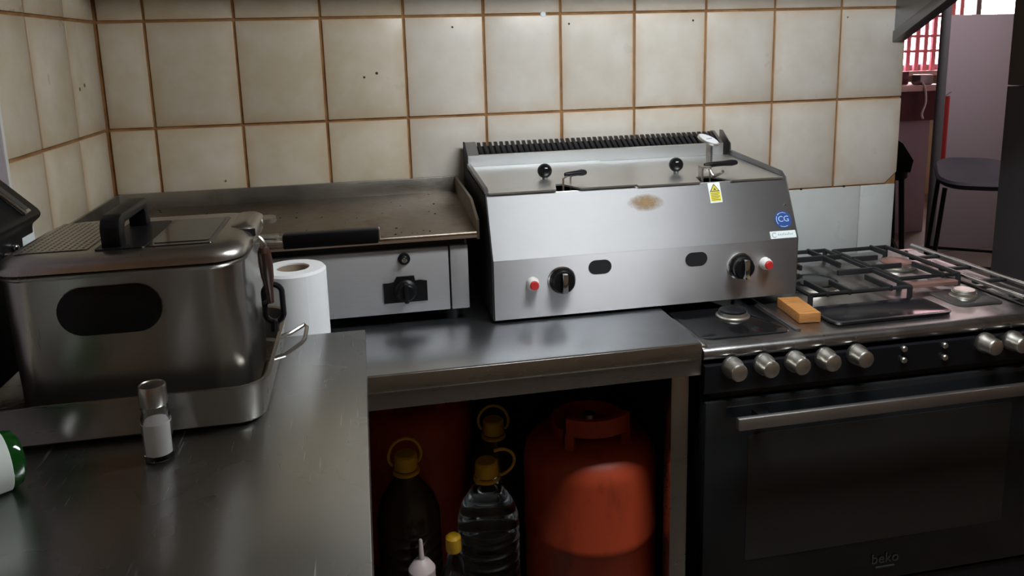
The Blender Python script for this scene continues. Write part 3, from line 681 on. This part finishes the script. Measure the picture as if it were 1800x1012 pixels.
# control box hooked on the far left end
cb = obj('control_box', B().prism([(-.092, 1.165), (-.092, 1.300), (-.072, 1.295), (.000, 1.221), (.004, 1.214), (.002, 1.208), (-.010, 1.198), (-.012, 1.165)], -.945, -.728, 'y', .003), 'black', df)
def cslope(x, y, h=0): 
    f_ = (x+.072)/.072; return Vector((x+h*.7, y, 1.295-f_*.074+h*.7))
cbm = frame(cslope(-.03, -.775, .0006), (0, 1, 0), (-.7, 0, .72))
obj('slide_switch', B().box(-.010, .010, -.045, .026, 0, .006, .002, m=cbm), 'chrome', cb)
obj('switch_inset', B().box(-.006, .006, -.04, .02, .006, .0068, m=cbm), 'hood', cb)
obj('rating_label', B().box(-.0118, -.0108, -.770, -.727, 1.170, 1.193), 'stk_white', cb)
obj('box_bolt', B().ball((-.010, -.80, 1.178), .006, 12).ball((-.008, -.83, 1.172), .007, 12), 'chrome', cb)
obj('power_block', B().box(-.092, -.02, -.93, -.735, 1.0, 1.166, .004), 'black_matte', df)
# basket handle with black grip
bh = thing('fryer_basket', 'long black grip of the fryer basket reaching out past the lid', 'basket', (.33, -.815, 1.165))
gz = 1.170
obj('handle_rod', B().tube([(.27, -.80, gz-.002), (.33, -.812, gz+.003), (.365, -.815, gz+.002)], .003, 8).tube([(.27, -.82, gz-.006), (.33, -.822, gz-.002), (.365, -.819, gz-.004)], .003, 8), 'satin', bh)
obj('handle_clip', B().box(.322, .352, -.824, -.806, gz+.001, gz+.0045, .001), 'satin', bh)
obj('grip', B().box(.358, .498, -.829, -.805, gz-.0165, gz+.0055, .003), 'black', bh)
obj('end_cap', B().box(.498, .5005, -.826, -.808, gz-.012, gz+.005, .001), 'satin', bh)
# utensil hanging from the rim
ut = thing('hanging_opener', 'tool with brown grip and dark oval loop hanging on the fryer rim', 'utensil', (.337, -.84, 1.03))
obj('hook', B().tube(bez([(.322, -.875, 1.176), (.330, -.877, 1.187), (.338, -.878, 1.178), (.338, -.874, 1.165)]), .003, 8), 'satin', ut)
secs = []
for z, wy, wx, cy in ((1.172, .008, .006, -.876), (1.165, .012, .009, -.875), (1.148, .013, .010, -.868), (1.125, .012, .009, -.862), (1.108, .007, .006, -.856), (1.082, .006, .005, -.850)):
    secs.append([(.337+wx*math.cos(2*PI*k/14), cy+wy*math.sin(2*PI*k/14), z) for k in range(14)])
obj('grip', B().loft(secs), 'brown_grip', ut)
lo = []
for k in range(28):
    a = 2*PI*k/28; c_, s_ = math.cos(a), math.sin(a)
    lo.append((.338+.0135*c_, -.825-.002*c_, 1.073+.013*s_+(.016 if s_ > 0 else -.016)))
obj('loop', B().tube(lo, .0042, 8, True), 'black_enamel', ut)
obj('loop_neck', B().tube([(.337, -.852, 1.086), (.332, -.838, 1.080), (.326, -.828, 1.075)], .004, 8), 'black_enamel', ut)
obj('tip', B().tube([(.338, -.826, 1.046), (.337, -.828, 1.03)], .006, 8), 'black_enamel', ut)

# ================================================================== SMALL THINGS ON THE COUNTERS
rl = thing('paper_roll', 'white paper roll standing between counter and griddle', 'paper roll', (.337, -.487, TZ))
RZ = 1.035; rm = Matrix.Translation((.337, -.487, 0))
obj('paper', B().lathe([(.031, TZ), (.060, TZ), (.062, TZ+.004), (.062, RZ-.005), (.058, RZ), (.031, RZ), (.031, TZ)], 48, rm, False, False), 'paper', rl)
obj('core', B().lathe([(.0308, TZ), (.0308, RZ-.003), (.0295, RZ-.003), (.0295, TZ)], 32, rm, False, False), 'card', rl)
obj('loose_sheet', B().loft([[(.337+r*math.cos(a), -.487+r*math.sin(a), z) for a in [math.radians(200+8*k) for k in range(14)] + [math.radians(200+8*k) for k in range(13, -1, -1)] for r in [(.0628)]] for z in (TZ+.001, RZ-.006)], False, False), 'paper', rl)

sx, sy = .2175, -1.047
ss = thing('salt_shaker', 'small glass salt shaker with steel cap half filled with salt', 'salt shaker', (sx, sy, CZ))
sm_ = Matrix.Translation((sx, sy, CZ))
obj('glass_jar', B().lathe([(.015, 0), (.0172, .002), (.0175, .045), (.0165, .056), (.0145, .060), (.0152, .066), (.0142, .070), (.0130, .070), (.0130, .058), (.0150, .045), (.0152, .007), (.002, .006)], 28, sm_), 'glass', ss)
obj('salt', B().lathe([(.0148, .0074), (.0149, .030), (.0149, .0475), (.004, .049)], 24, sm_), 'salt', ss)
obj('cap', B().lathe([(.0150, .069), (.0158, .071), (.0158, .092), (.0150, .0945), (.0140, .0945), (.0130, .0935), (.002, .095)], 28, sm_), 'steel_fry', ss)

ax_ = Vector((-.80, -.60, .0)).normalized()
bo = Vector((.074, -1.070, CZ+.0335))
bmx = Matrix.Translation(bo) @ ax_.to_track_quat('Z', 'Y').to_matrix().to_4x4()
bt = thing('green_bottle', 'green glass bottle with white label lying at the left edge', 'bottle', (bo.x, bo.y, CZ))
obj('glass', B().lathe([(.010, .002), (.024, 0), (.031, .004), (.0335, .012), (.0335, .12), (.029, .135), (.018, .16), (.0125, .18), (.0125, .20)], 36, bmx), 'green_glass', bt)
obj('paper_label', B().lathe([(.0336, .015), (.0340, .0155), (.0340, .10), (.0336, .1005)], 36, bmx, False, False), 'label_w', bt)
obj('bottle_cap', B().lathe([(.0135, .193), (.0145, .195), (.0135, .208)], 20, bmx), 'satin', bt)

# steel sheet on the left wall beyond the counter
sp = thing('wall_sheet', 'grey steel sheet with pale trim strip on the left wall', 'wall panel', (XL+.002, -.95, 1.0))
obj('sheet', B().box(XL+.001, XL+.005, -1.36, -.568, 1.0, 2.0), 'mdf', sp)
obj('trim_strip', B().box(XL+.001, XL+.009, -.572, -.562, 1.0, 2.0, .001), 'white_pl', sp)

# ================================================================== UNDER THE TABLE
SH = .18
def gas(x, y, label, rz=0):
    t_ = thing('gas_cylinder', label, 'gas cylinder', (x, y, SH)); mm = Matrix.Translation((x, y, SH))
    R_ = .147
    obj('body', B().lathe([(.10, 0), (.125, .004), (.13, .03), (R_-.004, .05), (R_, .075), (R_, .205), (R_+.002, .21), (R_+.002, .225), (R_, .23), (R_, .365), (R_-.005, .388), (R_-.016, .404), (R_-.035, .415), (.08, .422), (.04, .424)], 48, mm), 'gas', t_)
    def band(a0, a1, r, z0, z1, th=.004, n=14):
        b_ = B(); A = [math.radians(a0+(a1-a0)*k/n)+rz for k in range(n+1)]
        secs = []
        for a in A:
            c, s_ = math.cos(a), math.sin(a)
            secs.append([(x+(r+th)*c, y+(r+th)*s_, SH+z0), (x+(r+th)*c, y+(r+th)*s_, SH+z1), (x+r*c, y+r*s_, SH+z1), (x+r*c, y+r*s_, SH+z0)])
        return b_.loft(secs)
    obj('collar', band(-30, 210, .082, .405, .452), 'gas', t_)
    hn_ = obj('front_handle', band(-136, -44, .086, .452, .490, .012), 'gas', t_)
    for a in (-132, -48): obj('handle_post', band(a-6, a+6, .086, .405, .455, .012, 4), 'gas', hn_)
    obj('valve', B().lathe([(.022, .42), (.022, .445), (.014, .45), (.014, .462)], 18, mm), 'satin', t_)
    return t_
gas(.937, -.445, 'large orange gas cylinder beside the table leg under the worktable')
gas(.565, -.175, 'dim orange gas cylinder at the back behind the yellow-capped bottles')
def jug(x, y, h, r, label, rz, fill, grp, bail=False):
    t_ = thing('plastic_jug', label, 'bottle', (x, y, SH), grp); mm = Matrix.Translation((x, y, SH))
    rib = []
    z = .012
    prof = [(r*.8, 0), (r*.96, .006)]
    while z < h*.58:
        prof += [(r, z), (r, z+.014), (r*.965, z+.018), (r*.965, z+.022)]; z += .026
    prof += [(r, h*.60), (r*.98, h*.66), (r*.84, h*.74), (r*.55, h*.82), (.024, h*.87), (.021, h*.89), (.021, h*.93)]
    obj('shell', B().lathe(prof, 32, mm), fill, t_)
    cp = obj('cap', B().lathe([(.0245, h*.915), (.0255, h*.92), (.0245, h*.99), (.021, h)], 24, mm), 'yellow', t_)
    c, s_ = math.cos(rz), math.sin(rz)
    zz_ = SH+h*.905
    pts = []
    for k in range(17):
        if bail: a = math.radians(-40+260*k/16); p_ = (.036*math.cos(a), .012, .026+.040*math.sin(a) if math.sin(a) > 0 else .026+.030*math.sin(a))
        else: a = math.radians(-110+220*k/16); p_ = (.030+.034*math.cos(a), 0, .026+.030*math.sin(a))
        pts.append((x+c*p_[0]-s_*p_[1], y+s_*p_[0]+c*p_[1], zz_+p_[2]))
    obj('carry_loop', B().tube(pts, .0035, 8), 'yellow', cp)
    obj('neck_ring', B().lathe([(.0245, h*.885), (.029, h*.89), (.029, h*.905), (.0245, h*.91)], 24, mm, False, False), 'yellow', cp)
    return t_
jug(.703, -.455, .385, .068, 'clear ribbed plastic jug with yellow cap right beside the orange cylinder', math.radians(8), 'pet', 'yellow-capped jugs under the table')
jug(.533, -.41, .40, .07, 'dark oil jug with yellow cap and upright loop nearest the counter', math.radians(5), 'oil', 'yellow-capped jugs under the table', True)
jug(.745, -.30, .40, .065, 'dark jug with yellow cap standing behind the clear jug', math.radians(-10), 'oil', 'yellow-capped jugs under the table', True)
sb = thing('small_bottle', 'small clear bottle with round yellow cap between the jugs', 'bottle', (.617, -.535, SH)); mm = Matrix.Translation((.617, -.535, SH))
obj('shell', B().lathe([(.024, 0), (.03, .005), (.03, .15), (.027, .185), (.014, .225), (.0125, .245)], 28, mm), 'pet', sb)
obj('cap', B().lathe([(.0155, .238), (.0165, .242), (.016, .268), (.011, .273)], 22, mm), 'yellow', sb)
sq = thing('squeeze_bottle', 'pale squeeze bottle with pointed nozzle at the bottom edge', 'bottle', (.549, -.555, SH)); mm = Matrix.Translation((.549, -.555, SH))
obj('shell', B().lathe([(.026, 0), (.029, .005), (.029, .19), (.027, .205)], 28, mm), 'squeeze', sq)
obj('nozzle', B().lathe([(.027, .204), (.0275, .222), (.018, .236), (.006, .243), (.0035, .285), (.002, .287)], 24, mm), 'squeeze', sq)

# ================================================================== BACK ROOM
fg = thing('tall_cabinet', 'tall dark grey cabinet at the right edge beyond the cooker', 'cabinet', (3.5, .6, 0))
obj('lower_carcass', B().box(3.193, 3.80, .30, .90, .02, 1.222, .004), 'fridge', fg)
obj('upper_carcass', B().box(3.193, 3.80, .31, .90, 1.226, 2.1, .004), 'fridge_up', fg)
for z0, z1, hz in ((.05, 1.218, .95), (1.232, 2.09, 1.3)):
    d_ = obj('door', B().box(3.196, 3.797, .278, .298, z0, z1, .004), 'fridge', fg)
    obj('handle', B().box(3.255, 3.275, .255, .278, hz, hz+.22, .004), 'black', d_)

bd = one('partition_board', B().box(4.19, 4.86, 2.5, 2.53, 0, 1.568, .003), 'mdf', 'tall lilac grey partition board standing behind the stool', 'board', (4.52, 2.515, 0))
one('red_post', B().box(4.862, 4.885, 2.60, 2.625, 0, ZC, .003), 'redbar', 'thin red post at the right edge of the partition board', 'post', (4.875, 2.61, 0))
one('grey_pole', B().cyl((4.03, 2.3, 0), (4.03, 2.3, ZC), .028), 'greypole', 'grey round pole running up left of the partition board', 'pole', (4.03, 2.3, 0))
rc = thing('red_cloth', 'narrow red cloth hanging between pole and partition board', 'cloth', (4.14, 2.4, 1.07))
obj('drape', B().loft([[(4.10+.09*k/8, 2.40+.012*math.sin(k*1.7)+o_, z) for k, o_ in [(k, 0) for k in range(9)]+[(k, .006) for k in range(8, -1, -1)]] for z in (.52, .8, 1.06)]), 'redcloth', rc)
obj('hanger', B().tube([(4.05, 2.315, 1.09), (4.09, 2.40, 1.085), (4.145, 2.403, 1.06), (4.19, 2.403, 1.085)], .004, 8), 'greypole', rc)

bc = thing('bar_counter', 'dark red bar counter with pale top under the barred window', 'counter', (4.3, 3.1, 0))
obj('counter_top', B().box(3.4, 4.62, 2.95, 3.45, 1.055, 1.098, .004), 'pinktop', bc)
obj('front_board', B().box(3.45, 4.58, 3.0, 3.03, .84, 1.055), 'darkred', bc)
obj('lower_panel', B().box(3.45, 4.58, 3.05, 3.07, .0, .84), 'mdf', bc)
one('black_case', B().box(3.95, 4.42, 3.1, 3.35, 1.098, 1.19, .006), 'darkred', 'low dark case lying on the bar counter below the window', 'case', (4.2, 3.2, 1.098))
tp = thing('grey_device', 'small grey device with a white cord on the bar counter', 'device', (4.46, 3.02, 1.098))
obj('casing', B().box(4.42, 4.53, 2.98, 3.08, 1.098, 1.17, .012), 'hood', tp)
obj('cord', B().tube(bez([(4.44, 2.99, 1.12), (4.43, 2.94, 1.08), (4.44, 2.935, .98), (4.42, 2.94, .90), (4.43, 2.94, .86)]), .008, 6), 'white_pl', tp)

def rot_pts(cx, cy, a, pts): 
    return [(cx+x*math.cos(a)-y*math.sin(a), cy+x*math.sin(a)+y*math.cos(a), z) for x, y, z in pts]
# stool
sxx, syy, sa = 3.80, 1.72, math.radians(-35)
stl = thing('bar_stool', 'bar stool with dark blue-grey seat in front of the partition board', 'stool', (sxx, syy, 0))
def seat_sec(sz, z):
    return [(p[0], p[1], z + .04*p[3]) for p in [(q[0], q[1], 0, v) for q, v in zip(rot_pts(sxx, syy, sa, [(sz*x, sz*y, 0) for x, y, _ in rrect(-.19, .19, -.22, .22, .13, 0)]), [y/.22 for x, y, _ in rrect(-.19, .19, -.22, .22, .13, 0)])]]
obj('seat', B().loft([seat_sec(.93, .665), seat_sec(1, .675), seat_sec(1, .69), seat_sec(.94, .705), seat_sec(.6, .698)]), 'stool_seat', stl)
for ix, iy in ((-1, -1), (1, -1), (1, 1), (-1, 1)):
    p = rot_pts(sxx, syy, sa, [(.15*ix, .16*iy, .665+.04*iy), (.20*ix, .21*iy, 0)])
    obj('leg', B().cyl(p[0], p[1], .012), 'black', stl)
ring = rot_pts(sxx, syy, sa, [(.187*ix, .197*iy, .2) for ix, iy in ((-1, -1), (1, -1), (1, 1), (-1, 1))])
obj('foot_rail', B().tube(ring, .009, 8, True), 'black', stl)
# black bar chair, half hidden by the wall end
cxx, cyy, ca = 2.99, 1.55, math.radians(-30)
bch = thing('bar_chair', 'black bar chair with low back half hidden behind the wall end', 'chair', (cxx, cyy, 0))
obj('seat', B().loft([rot_pts(cxx, cyy, ca, [(p[0], p[1], z) for p in rrect(-.19*s_, .19*s_, -.19*s_, .19*s_, .06, 0)]) for s_, z in ((.95, .755), (1, .765), (1, .80), (.95, .815))]), 'black', bch)
obj('backrest', B().prism([(-.2, .80), (.19, .80), (.2, .86), (.15, .94), (.06, 1.0), (-.06, 1.04), (-.2, 1.05)], -.215, -.19, 'y', .004, m=Matrix.Translation((cxx, cyy, 0)) @ Matrix.Rotation(ca, 4, 'Z')), 'black', bch)
for ix, iy in ((-1, -1), (1, -1), (1, 1), (-1, 1)):
    p = rot_pts(cxx, cyy, ca, [(.16*ix, .16*iy, .76), (.20*ix, .20*iy, 0)])
    obj('leg', B().cyl(p[0], p[1], .013), 'black', bch)
obj('foot_rail', B().tube(rot_pts(cxx, cyy, ca, [(.18*ix, .18*iy, .38) for ix, iy in ((-1, -1), (1, -1), (1, 1), (-1, 1))]), .009, 8, True), 'black', bch)
